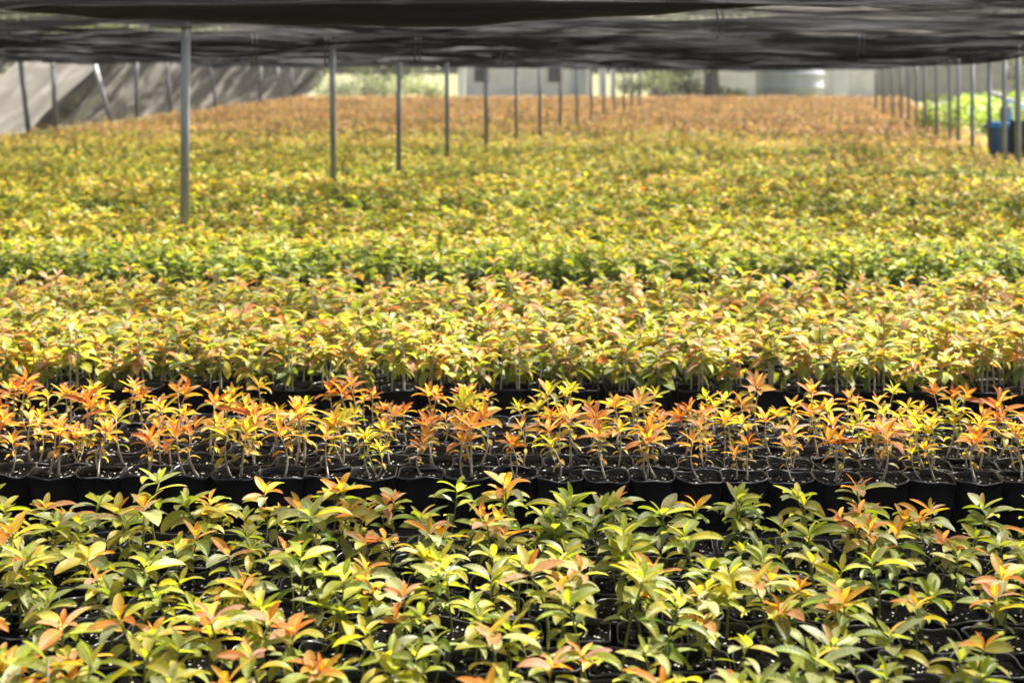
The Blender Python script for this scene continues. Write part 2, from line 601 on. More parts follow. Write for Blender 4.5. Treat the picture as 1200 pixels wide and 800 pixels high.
# --- the orange bed -------------------------------------------------------
MID_ROWS = [5.76 + SP * .99 * i for i in range(6)]
for ri, y0 in enumerate(MID_ROWS):
    xs = []
    x = -3.2 + (ri % 2) * .06 + random.uniform(-.02, .02)
    while x < 3.2:
        yy = row_y(y0, x)
        u, _ = px(x, yy, .3)
        if -22 < u < 1222: xs.append(x)
        x += SP + random.uniform(-.003, .003)
    xs = xs[::-1]
    for ci, x in enumerate(xs):
        yy = row_y(y0, x) + random.uniform(-.012, .012)
        lk = look_of('mid')
        sparse = ri >= 3 and random.random() < .6 or ri >= 5
        base_s = random.uniform(.70, 1.14) * (.9 if sparse else 1)
        npl = random.choices([1, 2, 3], [2.4, 6, 1] if not sparse else [4, 3, 0])[0]
        if sparse and random.random() < (.25 if ri <= 4 else .5): npl = 0
        if ri and not sparse and random.random() < .05: npl = 0
        plants = []
        for k in range(npl):
            th = PI * k * (2 / max(npl, 2)) + random.uniform(-.5, .5)
            rr = random.uniform(.014, .03) if npl > 1 else .008
            plants.append((protos['mid', lk, random.randrange(5)], (rr * math.cos(th), rr * math.sin(th)), random.uniform(0, 6.28), base_s * random.uniform(.88, 1.1), (random.gauss(0, .1), random.gauss(0, .1))))
        rw = 'front' if ri == 0 else (ORD[ri + 1] if ri < 5 else 'back')
        if npl:
            size = 'tall ' if base_s > 1.03 else ('short ' if base_s < .78 else '')
            nm = {1: 'seedling', 2: 'seedling pair', 3: 'seedling trio'}[npl]
            lab = f"{size}{lk} {nm}, {rw} row of orange bed, {ORD[ci + 1]} pot from blue bin side"
        else:
            lab = f"black pot with no seedling, {rw} row of orange bed, {ORD[ci + 1]} from blue bin side"
        potted((x, yy, 0.004), random.choice(POTS), plants, lab, GROUP_MID)
        n_ind += 1
# --- the green bed in front ----------------------------------------------
SF = .192
FG_ROWS = [3.17 + SF * i for i in range(10)]
for ri, y0 in enumerate(FG_ROWS):
    xs = []
    x = -2.2 + (ri % 2) * .08 + random.uniform(-.02, .02)
    while x < 2.2:
        yy = row_y(y0, x)
        u, _ = px(x, yy, .34)
        if -20 < u < 1220: xs.append(x)
        x += SF + random.uniform(-.006, .006)
    xs = xs[::-1]
    for ci, x in enumerate(xs):
        yy = row_y(y0, x) + random.uniform(-.02, .02)
        lk = look_of('fg')
        base_s = random.uniform(.85, 1.18)
        npl = random.choices([1, 2, 3], [2.6, 5, .9])[0]
        pot = random.choice(POTS)
        big = (ri == 3 and ci == 1)
        if big: pot, npl, base_s, lk = BIGPOTS[0], 1, 1.0, 'pale green'
        plants = []
        for k in range(npl):
            th = PI * k * (2 / max(npl, 2)) + random.uniform(-.6, .6)
            rr = random.uniform(.018, .04) if npl > 1 else .01
            plants.append((protos['fg', lk, random.randrange(5)], (rr * math.cos(th), rr * math.sin(th)), random.uniform(0, 6.28), base_s * random.uniform(.85, 1.1), (random.uniform(-.12, .12), random.uniform(-.12, .12))))
        size = 'tall ' if base_s > 1.1 else ('short ' if base_s < .88 else '')
        rw = 'front' if ri == 0 else (ORD[ri + 1] if ri < len(FG_ROWS) - 1 else 'back')
        nm = {1: 'seedling', 2: 'seedling pair', 3: 'seedling trio'}[npl]
        lab = f"{size}{lk} {nm}, {rw} row of green bed, {ORD[ci + 1]} pot from blue bin side"
        if big: lab = f"pale green seedling in extra wide black pot, {rw} row of green bed"
        potted((x, yy, 0.004), pot, plants, lab, GROUP_FG)
        n_ind += 1
print('individual pots', n_ind)

# ------------------------------------------------------------------ the beds beyond: one mass
BEDS = [(7.36, 9.8, .18), (10.75, 14.75, .185), (15.85, 19.65, .19), (20.9, 25.4, .20), (26.8, 32.3, .21), (33.9, 41.2, .24), (43.1, 52.2, .27), (54, 65.2, .30), (67.2, 83, .33)]


def left_edge(y): return -10.6 - .0154 * y
def right_edge(y): return .1714 * y + 4.3 + max(0, y - 29) * .05


def patch(x, y):
    return np.sin(x * .9 + 1.3 * np.sin(y * .6)) * .35 + np.sin(y * 1.7 + x * .35 + 2) * .35 + np.sin(x * 4.1 + 2 * np.sin(y * 2.3)) * np.sin(y * 3.7 + 1.5 * np.sin(x * 1.9)) * .6


PARTS = []       # (V,Q,C,lf,matindex)
srng = np.random.default_rng(21)


def bed_plants(y0, y1, sp, bi, beyond=False):
    rng = srng
    out_pos = []
    yy = y0
    while yy < y1:
        hw = yy * .343 + 2.4
        lo, hi = max(-hw, left_edge(yy)), min(hw, right_edge(yy))
        xs = np.arange(lo, hi, sp)
        if beyond:                       # only what the individually built rows leave out at either side
            q = px(xs, yy - math.tan(TILT) * xs, .32)[0]
            xs = xs[(q < -40) | (q > 1240)]
        xs = xs + rng.uniform(-.02, .02, len(xs)) + rng.uniform(0, sp)
        ys = yy - math.tan(TILT) * xs + rng.uniform(-.03, .03, len(xs))
        out_pos.append(np.stack([xs, ys], 1))
        yy += sp * (.98 if y0 < 30 else 1.1)
    pos = np.concatenate(out_pos)
    if bi == -1:
        K, nl, nw = 17, 6, 2
    elif y0 < 12:
        K, nl, nw = 34, 6, 2
    elif y0 < 20:
        K, nl, nw = 25, 3, 2
    elif y0 < 33:
        K, nl, nw = 16, 2, 2
    else:
        K, nl, nw = 15, 2, 1
    n = len(pos)
    p = patch(pos[:, 0], pos[:, 1])
    # two or three seedlings per pot
    sub = rng.integers(0, 3, (n, K))
    offa = rng.uniform(0, 6.28, (n, 3)); offr = rng.uniform(.015, .05, (n, 3)) * (1 + (sp - .18) * 3)
    H = rng.uniform(.17, .27, (n, 3)) * (1 + .10 * p[:, None]) * rng.uniform(.72, 1.22, (n, 1))
    if y0 > 33: H *= 1.12
    s = np.sort(rng.uniform(0, 1, (n, K)) ** .8, 1)          # height of each leaf up the stem, old to young
    ia = np.arange(n)[:, None]
    bx = pos[:, 0:1] + np.cos(offa[ia, sub]) * offr[ia, sub]
    by = pos[:, 1:2] + np.sin(offa[ia, sub]) * offr[ia, sub]
    hh = H[ia, sub]
    bz = .15 + hh * (.36 + .64 * s)
    base = np.stack([bx, by, bz], 2).reshape(-1, 3)
    sf = s.reshape(-1)
    m = n * K
    grow = 1 + max(0, sp - .185) * 1.6
    L = (.112 - .030 * sf) * rng.uniform(.75, 1.2, m) * grow
    W = L * rng.uniform(.34, .48, m)
    el = -.05 + .9 * sf ** 1.5 + rng.uniform(-.25, .25, m)
    arch = rng.uniform(.5, 1.6, m) * (1.1 - .4 * sf)
    az = rng.uniform(0, 2 * PI, m)
    fold, roll = rng.uniform(.1, .6, m), rng.normal(0, .3, m)
    old = pick(rng, [(GREEN, 3), (DEEP, 1.2), (LIME, 3), (PALE, 1)], m)
    if bi == -1:
        yp = [(ORG, 4), (AMB, 2.5), (YEL, 2), (PEACH, 2)]
    elif bi == -2:
        yp = [(LIME, 4), (YEL, 2), (ORG, 1.4), (PALE, 1.2)]
    elif bi == 0:
        yp = [(PEACH, 1.9), (YEL, 3.4), (AMB, .9), (ORG, .5), (LIME, 2.6), (PALE, 2.4)]
    elif bi == 1:
        yp = [(YEL, 4), (LIME, 4), (AMB, 1.0), (PALE, 1), (PEACH, .5)]
    elif bi < 6:
        yp = [(YEL, 6), (LIME, 3.4), (AMB, .8), (PEACH, .7), (PALE, .9), (ORG, .2)]
    else:
        yp = [(BROWN, 4), (AMB, 1.2), (ORG, .4), (PEACH, 1.2), (YEL, .7)]
    yng = pick(rng, yp, m)
    pl_x = np.repeat(pos[:, 0], K); pl_y = np.repeat(pos[:, 1], K)
    # older, browner stock towards the right hand edge and the far end
    bshare = np.clip((pl_x / pl_y * 1.9 - .1), 0, .36) * np.clip((pl_y - 12) / 12, 0, 1) + np.clip((pl_y - 24) / 17, 0, .85)
    br = pick(rng, [(BROWN, 3), (ORG, .35), (AMB, 1), (PEACH, .8)], m)
    yng = np.where((rng.uniform(0, 1, m) < bshare)[:, None], br, yng)
    split = .26 + rng.uniform(-.2, .2, m) - .2 * np.repeat(p, K) - (.12 if y0 > 15 else 0) - (.12 if y0 > 30 else 0)
    # the front fringe of every bed, seen from the side, is older green leaf, with aisle shade painted in
    depth = pl_y + math.tan(TILT) * pl_x - y0
    fringe = np.clip(1.25 - depth / (1.1 if bi == 1 else 1.5), 0, 1) * (0 if bi <= 0 else 1)
    split = split + fringe * (.5 if bi == 1 else .65) + (.16 if bi == 1 else 0) * np.clip(1.6 - depth / 2.2, 0, 1)
    dk = 1 - .4 * fringe[:, None] * (rng.uniform(0, 1, (m, 1)) < .6)
    old = np.where((fringe > 0)[:, None], old * dk * np.array((1.5, 1.5, 1.0)), old)
    col = np.where((sf > split)[:, None], yng, old)
    tip = col * .7 + yng * .3
    V, Q, C, lf = leaves(base, az, el, L, W, arch, fold, roll, col, tip, nl, nw)
    PARTS.append((V, Q, C, lf, 0))
    # stems
    if y0 < 14:
        sel = np.ones(n, bool) if y0 < 9 else pos[:, 1] < y0 + 1.0
        ps = pos[sel]; k = len(ps)
        for j in range(3):
            bxj = ps[:, 0] + np.cos(offa[sel, j]) * offr[sel, j]; byj = ps[:, 1] + np.sin(offa[sel, j]) * offr[sel, j]
            hj = H[sel, j]
            lean = rng.normal(0, .012, (k, 2))
            ring = np.array([(math.cos(a), math.sin(a)) for a in np.linspace(0, 2 * PI, 6)[:-1]])
            lo_ = np.stack([bxj[:, None] + lean[:, :1] + .0046 * ring[None, :, 0], byj[:, None] + lean[:, 1:] + .0046 * ring[None, :, 1], np.full((k, 5), .14)], 2)
            hi_ = np.stack([bxj[:, None] + .0026 * ring[None, :, 0], byj[:, None] + .0026 * ring[None, :, 1], np.repeat((.15 + hj)[:, None], 5, 1)], 2)
            Vs = np.concatenate([lo_, hi_], 1).reshape(-1, 3)
            q = np.array([(i, (i + 1) % 5, 5 + (i + 1) % 5, 5 + i) for i in range(5)])
            Qs = (np.arange(k)[:, None, None] * 10 + q[None]).reshape(-1, 4)
            z = np.zeros((len(Vs), 3))
            PARTS.append((Vs, Qs, z + .3, z, 1))
    # pots
    if y0 < 22:
        sel = pos[:, 1] < (y0 + 3.0 if y0 < 9 else y0 + .8)
        ps = pos[sel]; k = len(ps)
        r, h, nn = .087, .17, 20
        th = np.linspace(0, 2 * PI, nn + 1)[:-1]
        rnd = rng.uniform(-.02, .02, (k, 1, nn)); dz = rng.uniform(-.004, .004, (k, 1, nn)); rot = rng.uniform(-.09, .09, (k, 1, 1))
        def rings(prof, mi, lift):
            one = []
            for rr, zz in prof:
                e = 2 + 3.2 * zz / h
                q = (np.abs(np.cos(th)) ** e + np.abs(np.sin(th)) ** e) ** (-1 / e)
                one.append(np.stack([rr * q * np.cos(th), rr * q * np.sin(th), np.full(nn, zz)], 1))
            one = np.stack(one)
            Vp = np.broadcast_to(one[None], (k,) + one.shape).copy()
            x_, y_ = Vp[..., 0] * (1 + rnd), Vp[..., 1] * (1 + rnd)
            Vp[..., 0] = x_ * np.cos(rot) - y_ * np.sin(rot) + ps[:, 0][:, None, None]
            Vp[..., 1] = x_ * np.sin(rot) + y_ * np.cos(rot) + ps[:, 1][:, None, None]
            Vp[..., 2] += dz * lift
            Vp = Vp.reshape(-1, 3)
            q = np.array([(i * nn + j, i * nn + (j + 1) % nn, (i + 1) * nn + (j + 1) % nn, (i + 1) * nn + j) for i in range(len(prof) - 1) for j in range(nn)])
            Qp = (np.arange(k)[:, None, None] * (nn * len(prof)) + q[None]).reshape(-1, 4)
            z = np.zeros((len(Vp), 3))
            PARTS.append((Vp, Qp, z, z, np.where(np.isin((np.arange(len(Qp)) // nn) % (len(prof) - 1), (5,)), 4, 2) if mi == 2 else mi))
        rings([(r * .82, .004), (r * .97, h * .72), (r * .985, h - .012), (r * 1.015, h - .010), (r * 1.022, h - .004), (r * 1.01, h + .001), (r * .995, h + .001), (r * .975, h - .004), (r * .96, h - .03)], 2, 1)
        rings([(r * .962, h - .018), (r * .5, h - .017), (.001, h - .018)], 3, 0)


for bi, (a, b, sp) in enumerate(BEDS):
    bed_plants(a, b, sp, bi)
bed_plants(5.76, 6.7, .178, -1, True)
bed_plants(3.17, 4.95, .192, -2, True)
off = 0; VV, QQ, CC, LF, MI = [], [], [], [], []
for V, Q, C, lf, mi in PARTS:
    VV.append(V); QQ.append(Q + off); CC.append(C); LF.append(lf); MI.append(np.full(len(Q), mi) if np.isscalar(mi) else mi); off += len(V)
me = mesh_quads('seedling_beds', np.concatenate(VV), np.concatenate(QQ), np.concatenate(CC), np.concatenate(LF), np.concatenate(MI))
print('mass faces', len(me.polygons))
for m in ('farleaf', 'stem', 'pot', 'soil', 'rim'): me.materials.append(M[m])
o = link('seedling_beds', me, None)
tag(o, 'thousands of yellow and orange potted seedlings filling the beds around and beyond the orange bed', 'seedlings', None, 'stuff')
del VV, QQ, CC, LF, MI, PARTS

# ------------------------------------------------------------------ ground
def sheet(name, x0, x1, y0, y1, z, mat, n=1):
    mb = MB()
    mb.add([(x0, y0, z), (x1, y0, z), (x1, y1, z), (x0, y1, z)], [(0, 1, 2, 3)])
    return tag(mb.build(name, mat), None, None, None, 'structure')


g = noise_mat('dry_grass', (.09, .10, .045), (.17, .165, .09), .35, .95, .1, 0, .5, 6, None, 8)
sheet('ground', -600, 600, -200, 1500, -.006, g)
mat_ = noise_mat('weed_mat', (.002, .002, .002), (.006, .0055, .005), 3, .95, .0, 0, .3, 40)
mb = MB()
ys = [-3, 10, 30, 60, 83]
vs = [];
for y in ys: vs += [(left_edge(y) - 1.2, y, 0), (right_edge(y) + .5, y, 0)]
mb.add(vs, [(2 * i, 2 * i + 1, 2 * i + 3, 2 * i + 2) for i in range(len(ys) - 1)])
tag(mb.build('ground_cover_mat', mat_), None, None, None, 'structure')

# ------------------------------------------------------------------ steel posts
def pole_u(u, y): return .1714 * y + u


def steel_post(base, top, r, label, group, arm=0, wrap=False, cat='post', name='steel_post'):
    root = empty(name, base, label, cat, group)
    d = tuple(top[i] - base[i] for i in range(3))
    m = MB().tube([(0, 0, 0), tuple(.5 * k for k in d), d], r, 14)
    m.build('tube', M['steel'], root, True)
    c = MB().tube([(d[0], d[1], d[2] - .05), (d[0], d[1], d[2] - .015)], r * 1.28, 14)
    c.build('clamp', M['wire'], root, True)
    if arm:
        a = MB().tube([(d[0], d[1], d[2] - .02), (d[0] + .04 * arm, d[1], d[2] + .02), (d[0] + .12 * arm, d[1], d[2] + .04), (d[0] + .45 * arm, d[1], d[2] + .035)], r * .5, 8)
        a.build('arm', M['steel'], root, True)
    if wrap:
        w = MB()
        w.lathe([(r * 1.1, -.10), (r * 2.4, -.06), (r * 2.9, 0), (r * 2.2, .06), (r * 1.0, .09)], 14, d, wob=lambda rr, z, th: (rr * (1 + .2 * math.sin(3 * th)), z + .01 * math.sin(2 * th)), closed_ends=True)
        w.build('cloth_wrap', M['whitewrap'], root, True)
    return root


MIDY = [13.35, 17.94, 21.1, 24.3, 27.7, 30.95, 34.2, 37.5, 40.8, 44.1, 47.4, 50.7, 54.0, 57.3, 60.6]
for i, y in enumerate(MIDY):
    steel_post((pole_u(-5.22, y), y, 0), (pole_u(-5.22, y) + random.uniform(-.02, .02), y, 2.16), .036 if i else .04,
               f"grey steel post standing in the seedlings, {ORD[i + 1]} of the long middle line" if i else 'tall grey steel post with a bent arm on top, first of the middle line',
               'posts of the middle line', arm=1 if i == 0 else 0)
RY = [22.4, 23.7, 25.3, 27.4, 29.4, 30.8, 33.2, 35.7, 37.7, 39.8, 42.0, 45, 48.5, 52]
for i, y in enumerate(RY):
    u = 3.75
    w = i in (1, 2, 3)
    steel_post((pole_u(u, y), y, 0), (pole_u(u, y), y, 2.3 if i == 0 else 2.2), .045 if i == 0 else .036,
               (f"white cloth wrapped grey post, {ORD[i + 1]} along the blue bin line" if w else
                f"dark grey steel post, {ORD[i + 1]} along the line by the blue bin"), 'posts of the bin line', wrap=w)
LY = [(34.2, -.26), (36.2, -.08), (41.8, -.62), (44.5, 0), (49.5, -.2), (57.8, -.35), (68.6, 0), (76, -.3), (80.5, -.2)]
for i, (y, ln) in enumerate(LY):
    x = left_edge(y) + .1
    steel_post((x, y, 0), (x + ln, y, 2.25), .06 if i < 7 else .05,
               f"{'leaning' if ln < -.05 else 'upright'} grey steel post before the sloping side net, {ORD[i + 1]} along that edge", 'posts of the side net edge')

# ------------------------------------------------------------------ shade net roof
YC = [-2.5, 1.5, 5.3, 9.3, 13.4, 17.94, 21.1, 24.3, 27.7, 30.95, 34.2, 37.5, 40.8, 44.1, 47.4, 50.7, 54.0, 57.3, 60.6, 64, 68, 72, 76.5, 82]
nrng = random.Random(4)


def smooth(a, b, x):
    t = min(1, max(0, (x - a) / (b - a)))
    return t * t * (3 - 2 * t)


def sag_amp(x, y, i):
    u = x - .1714 * y
    a = .14 + .24 * smooth(-8.5, -4.4, u)
    a *= 1 - .85 * smooth(1.6, 3.9, u)
    if i < 4: a = .08
    return a


def net_panel(i, mat, label):
    y0, y1 = YC[i], YC[i + 1]
    nx, ny = 150, 26
    ph = [nrng.uniform(0, 6.28) for _ in range(8)]
    V = np.zeros((ny + 1, nx + 1, 3))
    for b in range(ny + 1):
        v = -.05 + 1.10 * b / ny
        for a in range(nx + 1):
            s = a / nx
            y = y0 + (y1 - y0) * v
            x = (left_edge(y) - .2) * (1 - s) + (pole_u(4.6 + max(0, y - 28) * .06, y)) * s
            vv = min(1, max(0, v))
            A_ = sag_amp(x, y, i) * (1 + .4 * math.sin(x * .45 + ph[0]) + .25 * math.sin(x * 1.1 + ph[1]))
            A_ = .39 * math.tanh(A_ / .39)
            z = 2.19 - A_ * (4 * vv * (1 - vv)) ** .75
            # folds that run along the panel, and the hem drooping past each wire
            z += .042 * math.sin(v * 15 + x * .35 + .6 * math.sin(x * .5 + ph[2]) * 2 + ph[3]) + .014 * math.sin(v * 31 + 1.7 * math.sin(x * .8 + ph[4]) + ph[5])
            z += .016 * math.sin(x * 3.3 + ph[6] + 5 * v) + .05 * vv * (1 - vv) * 4 * math.sin(x * .9 + 4 * v + ph[7])
            if v < 0: z -= (-v) * (y1 - y0) * .55 * (.7 + .3 * math.sin(x * 2.3 + ph[7]))
            if v > 1: z += .02 - (v - 1) * (y1 - y0) * .25 * (1 + math.sin(x * 1.9 + ph[0]))
            V[b, a] = (x, y, z)
    k = nx + 1
    ii = np.arange(ny)[:, None] * k + np.arange(nx)[None]
    Q = np.stack([ii, ii + 1, ii + k + 1, ii + k], -1).reshape(-1, 4)
    me = mesh_quads('shade_net', V.reshape(-1, 3), Q)
    me.materials.append(mat)
    return tag(link('shade_net', me, None), label, 'shade net', 'panels of the shade net roof')


NETS = [net_mat(f'black_shade_cloth_{k}', lo, hi, (.003, .003, .0032), (.55, 2.6, 22), .4, k * 7.3, th)
        for k, (lo, hi, th) in enumerate([(.12, .97, (.0, .10)), (.14, .98, (.0, .065)), (.11, .96, (.0, .14)), (.97, 1.0, (.001, .02)), (.12, .66, (.01, .1))])]
for i in range(len(YC) - 1):
    if i < 4:
        lab = f"taut black shade net overhead, {['first', 'second', 'third', 'fourth'][i]} panel from the open near end"
        if i == 3: lab = 'flat black shade net overhead between the gathered roll and the first middle post'
    elif i < 12:
        lab = f"sagging black shade net panel hung between {ORD[i - 3]} and {ORD[i - 2]} middle posts"
    else:
        lab = f"far black shade net panel near the bed end, {ORD[i - 11]} beyond the ninth middle post"
    net_panel(i, NETS[4] if i < 4 else NETS[i % 3], lab)

ROLL = noise_mat('gathered_black_cloth', (.0015, .0015, .0018), (.014, .014, .018), 1.0, .8, .2, 0, .6, 3, (.6, 9, 60), 6)


def gathered_net():
    nx, na = 240, 22
    xs = np.linspace(left_edge(9.5), pole_u(4.3, 9.5), nx + 1)
    kx = [-11, -3.3, -2.2, -.55, .55, 1.6, 3.3, 6]
    ky = [10, 12, 25, 33, 21, 8, 4, 3]
    V = np.zeros((nx + 1, na, 3))
    for a, x in enumerate(xs):
        bot = HC + (85 - np.interp(x, kx, ky)) * 9.45 / F + .006 * math.sin(x * 5.3) + .004 * math.sin(x * 11 + 1)
        top = 2.215
        cz, rz = (bot + top) / 2, (top - bot) / 2
        for b in range(na):
            t = 2 * PI * b / na
            k = 1 + .10 * math.sin(5 * t + x * .7) + .06 * math.sin(9 * t - x * 1.9 + math.sin(x * 2))
            V[a, b] = (x, 9.45 + .075 * k * math.cos(t) + .02 * math.sin(x * .8), cz + rz * (k if math.sin(t) > -.6 else 1) * math.sin(t))
    ii = np.arange(nx)[:, None] * na + np.arange(na)[None]
    jj = np.arange(nx)[:, None] * na + (np.arange(na)[None] + 1) % na
    me = mesh_quads('gathered_net', V.reshape(-1, 3), np.stack([ii, jj, jj + na, ii + na], -1).reshape(-1, 4))
    me.materials.append(ROLL)
    tag(link('gathered_net', me, None), 'thick black gathered roll of shade net hanging across the whole top of the view', 'shade net')


gathered_net()
# wires under the net
for i in range(3, 12):
    y = YC[i + 1] if i > 3 else YC[4]
    if i == 3: y = YC[3]
    m = MB()
    x0, x1 = left_edge(y), pole_u(4.0, y)
    m.tube([(x0 + (x1 - x0) * k / 12, y, 2.165 - .03 * math.sin(PI * k / 12 * 3) ** 2) for k in range(13)], .006, 6)
    o = m.build('support_wire', M['wire'], None, True)
    tag(o, ('thin dark wire across the roof before the first middle post' if i == 3 else f"thin dark wire across the roof over the {ORD[i - 2]} middle post"), 'wire', 'roof wires')
# tie cords that hang from the net
for (xx, yy, zt, ln, wd) in [(-2.72, 15.6, 2.0, .24, 'by the second middle post'), (-2.05, 16.4, 2.0, .22, 'over the second middle post'), (-1.0, 15.4, 1.98, .17, 'before the third middle post'),
                             (-.12, 17.2, 1.96, .16, 'halfway over the field'), (1.7, 12.4, 2.13, .13, 'on the dark front strip'), (3.6, 15.5, 2.0, .18, 'above the brown seedlings')]:
    m = MB().tube([(xx, yy, zt + .12), (xx + .01, yy, zt), (xx - .008, yy, zt - ln * .5), (xx + .006, yy, zt - ln)], .011, 6)
    m.tube([(xx + .05, yy, zt + .12), (xx + .055, yy, zt), (xx + .042, yy, zt - ln * .4), (xx + .05, yy, zt - ln * .8)], .009, 6)
    tag(m.build('tie_cord', M['wire'], None, True), f"short dark tie cord hanging from the roof net {wd}", 'cord', 'tie cords of the net')

# ------------------------------------------------------------------ sloping side net
SN_D = net_mat('dark_side_cloth', .84, .98, (.05, .046, .042), (1, 1.6, .5), .5, 2, (.05, .26), (1, .93, .84))
SN_P = net_mat('pale_side_cloth', .9, .98, (.15, .135, .12), (1, .9, .6), .5, 5, (.26, .44), (1, .93, .84))


def side_net(ya, yb, mat, out, label, nf, amp=.22):
    ny, nz = max(8, int((yb - ya) * 9)), 16
    p = [nrng.uniform(0, 6) for _ in range(4)]
    V = np.zeros((ny + 1, nz + 1, 3))
    for a in range(ny + 1):
        y = ya + (yb - ya) * a / ny
        for b in range(nz + 1):
            t = b / nz
            sagc = .35 * math.sin(PI * t)
            x = left_edge(y) - .25 - out * t - sagc * .4
            z = 2.25 - 2.23 * t - sagc * .35
            w = amp * math.sin(PI * (t * .9 + .05)) * (math.sin(y * nf + 1.2 * t + p[0]) + .5 * math.sin(y * nf * 2.3 - t + p[1]))
            V[a, b] = (x - w, y + .25 * t * math.sin(y * 1.1 + p[2]), max(.015, z + w * .5))
    k = nz + 1
    ii = np.arange(ny)[:, None] * k + np.arange(nz)[None]
    Q = np.stack([ii, ii + 1, ii + k + 1, ii + k], -1).reshape(-1, 4)
    me = mesh_quads('side_net', V.reshape(-1, 3), Q)
    me.materials.append(mat)
    tag(link('side_net', me, None), label, 'side net', 'sloping side nets')


side_net(26, 35.4, SN_D, 2.2, 'dark sloping side net behind the first leaning post', 2.2)
side_net(35.2, 44.2, SN_P, 2.4, 'pale grey sloping side net sheet behind the upright and leaning posts', 1.3, .10)
side_net(42.6, 57, SN_D, 2.2, 'dark folded side net just beyond the pale sheet', 2.0)
side_net(56.9, 104, SN_D, 2.2, 'long dark pleated side net running to the bed end', 1.7)

# ------------------------------------------------------------------ plants, trees and buildings round the house
def foliage_mesh(name, centres, radii, n, ls, pal, rng, mat, flat=.8):
    k = len(centres)
    w = np.array([r ** 2 for r in radii]); w = w / w.sum()
    idx = rng.choice(k, n, p=w)
    d = rng.normal(0, 1, (n, 3)); d /= np.linalg.norm(d, axis=1)[:, None]
    rad = rng.uniform(.35, 1.05, n) ** .6
    c = np.array(centres)[idx] + d * rad[:, None] * np.array(radii)[idx][:, None] * np.array((1, 1, flat))
    az = np.arctan2(d[:, 1], d[:, 0]) + rng.uniform(-.8, .8, n)
    el = np.arcsin(d[:, 2]) * .5 + rng.uniform(-.5, .5, n)
    L = ls * rng.uniform(.6, 1.3, n)
    col = pick(rng, pal, n)
    V, Q, C, lf = leaves(c, az, el, L, L * rng.uniform(.4, .65, n), rng.uniform(.2, 1.4, n), rng.uniform(.1, .5, n), rng.normal(0, .5, n), col, col, 2, 2)
    me = mesh_quads(name, V, Q, C, lf)
    me.materials.append(mat)
    return me


trng = np.random.default_rng(77)
M['treeleaf'] = leaf_mat('tree_leaf', .5, .3, .4)
TG = [(A(.075, .095, .04), 3), (A(.12, .14, .06), 2), (A(.04, .06, .025), 1.5)]
TB = [(A(.17, .20, .08), 3), (A(.20, .23, .10), 2), (A(.10, .13, .05), 1)]


def tree(x, y, h, cr, tr, label, group=None, pal=TG, low=1.6, n=2600, ls=.3):
    root = empty('tree', (x, y, 0), label, 'tree', group)
    m = MB()
    lean = trng.uniform(-.06, .06, 2)
    m.tube([(0, 0, -.1), (lean[0] * .3, 0, .25), (lean[0], lean[1], 1.0), (lean[0] * h, lean[1] * h * .5, h * .45), (lean[0] * h * 1.2, lean[1] * h, h * .8)],
           [tr * 1.55, tr * 1.15, tr, tr * .7, tr * .2], 14)
    cs, rs = [], []
    for k in range(7):
        a = k * 2.4 + trng.uniform(0, 1)
        zb = h * trng.uniform(.25, .55)
        e = np.array((math.cos(a) * cr * .75, math.sin(a) * cr * .75, low + (h - low) * trng.uniform(.35, .95)))
        s0 = np.array((lean[0] * zb, lean[1] * zb * .5, zb))
        m.tube([s0, s0 * .5 + e * .5 + np.array((0, 0, .2)), e], [tr * .45, tr * .28, tr * .08], 8)
        cs.append(e); rs.append(cr * trng.uniform(.35, .6))
    for k in range(5):
        a = trng.uniform(0, 6.28)
        cs.append(np.array((math.cos(a) * cr * .5, math.sin(a) * cr * .5, low + (h - low) * trng.uniform(.1, .8)))); rs.append(cr * trng.uniform(.3, .5))
    m.build('trunk', M['bark'], root, True)
    link('crown', foliage_mesh('crown', cs, rs, n, ls, pal, trng, M['treeleaf']), None, root)
    return root


def shrub(x, y, w, h, label, group=None, pal=TG, n=900, ls=.16, name='shrub'):
    root = empty(name, (x, y, 0), label, 'shrub', group)
    m = MB()
    cs, rs = [], []
    for k in range(7):
        a = k * .9 + trng.uniform(0, .5)
        e = np.array((math.cos(a) * w * .32, math.sin(a) * w * .25, h * trng.uniform(.35, .72)))
        m.tube([(0, 0, -.03), e * .5 + np.array((0, 0, .05)), e], [.03, .02, .008], 6)
        cs.append(e); rs.append(min(w * .3, h * .42) * trng.uniform(.7, 1.1))
    m.build('stem', M['bark'], root, True)
    link('foliage', foliage_mesh('foliage', cs, rs, n, ls, pal, trng, M['treeleaf'], .85), None, root)
    return root


# far end, from the side net towards the bin line
for i, (xp, y, w, h, lab) in enumerate([
        (395, 87, 2.2, 1.5, 'dark green shrub at the bed end, closest to the side net'),
        (432, 88, 2.0, 1.7, 'green shrub at the bed end beside the darkest one'),
        (470, 90, 2.4, 1.5, 'pale green shrub at the bed end behind the third middle post'),
        (505, 88, 2.0, 1.2, 'low green shrub at the bed end behind the fourth middle post'),
        (742, 90, 2.2, 1.9, 'leafy green shrub next to the white gate posts'),
        (775, 92, 2.6, 2.1, 'broad green shrub midway between gate posts and thick trunk'),
        (805, 90, 1.8, 1.8, 'green shrub touching the thick tree trunk'),
        (856, 89, 1.8, .9, 'low green shrub between the thick trunk and grey tank')]):
    shrub((xp - 600) / F * y, y, w, h, lab, 'shrubs beyond the bed end', TB if i in (2, 3, 5) else TG, 800, .2)
tree((834 - 600) / F * 91, 91, 5, 3.4, .5, 'thick grey tree trunk rising beyond the bed end', None, TG, 2.4, 3000, .32)
tree((675 - 600) / F * 109, 109, 4.2, 3, .2, 'green tree behind the white building', 'trees behind the shade house', TG, 2.5, 2600, .36)
tree((768 - 600) / F * 99, 99, 3.6, 2.6, .14, 'slim dark trunked tree among the far green shrubs', 'trees behind the shade house', TG, 1.8, 2600, .32)
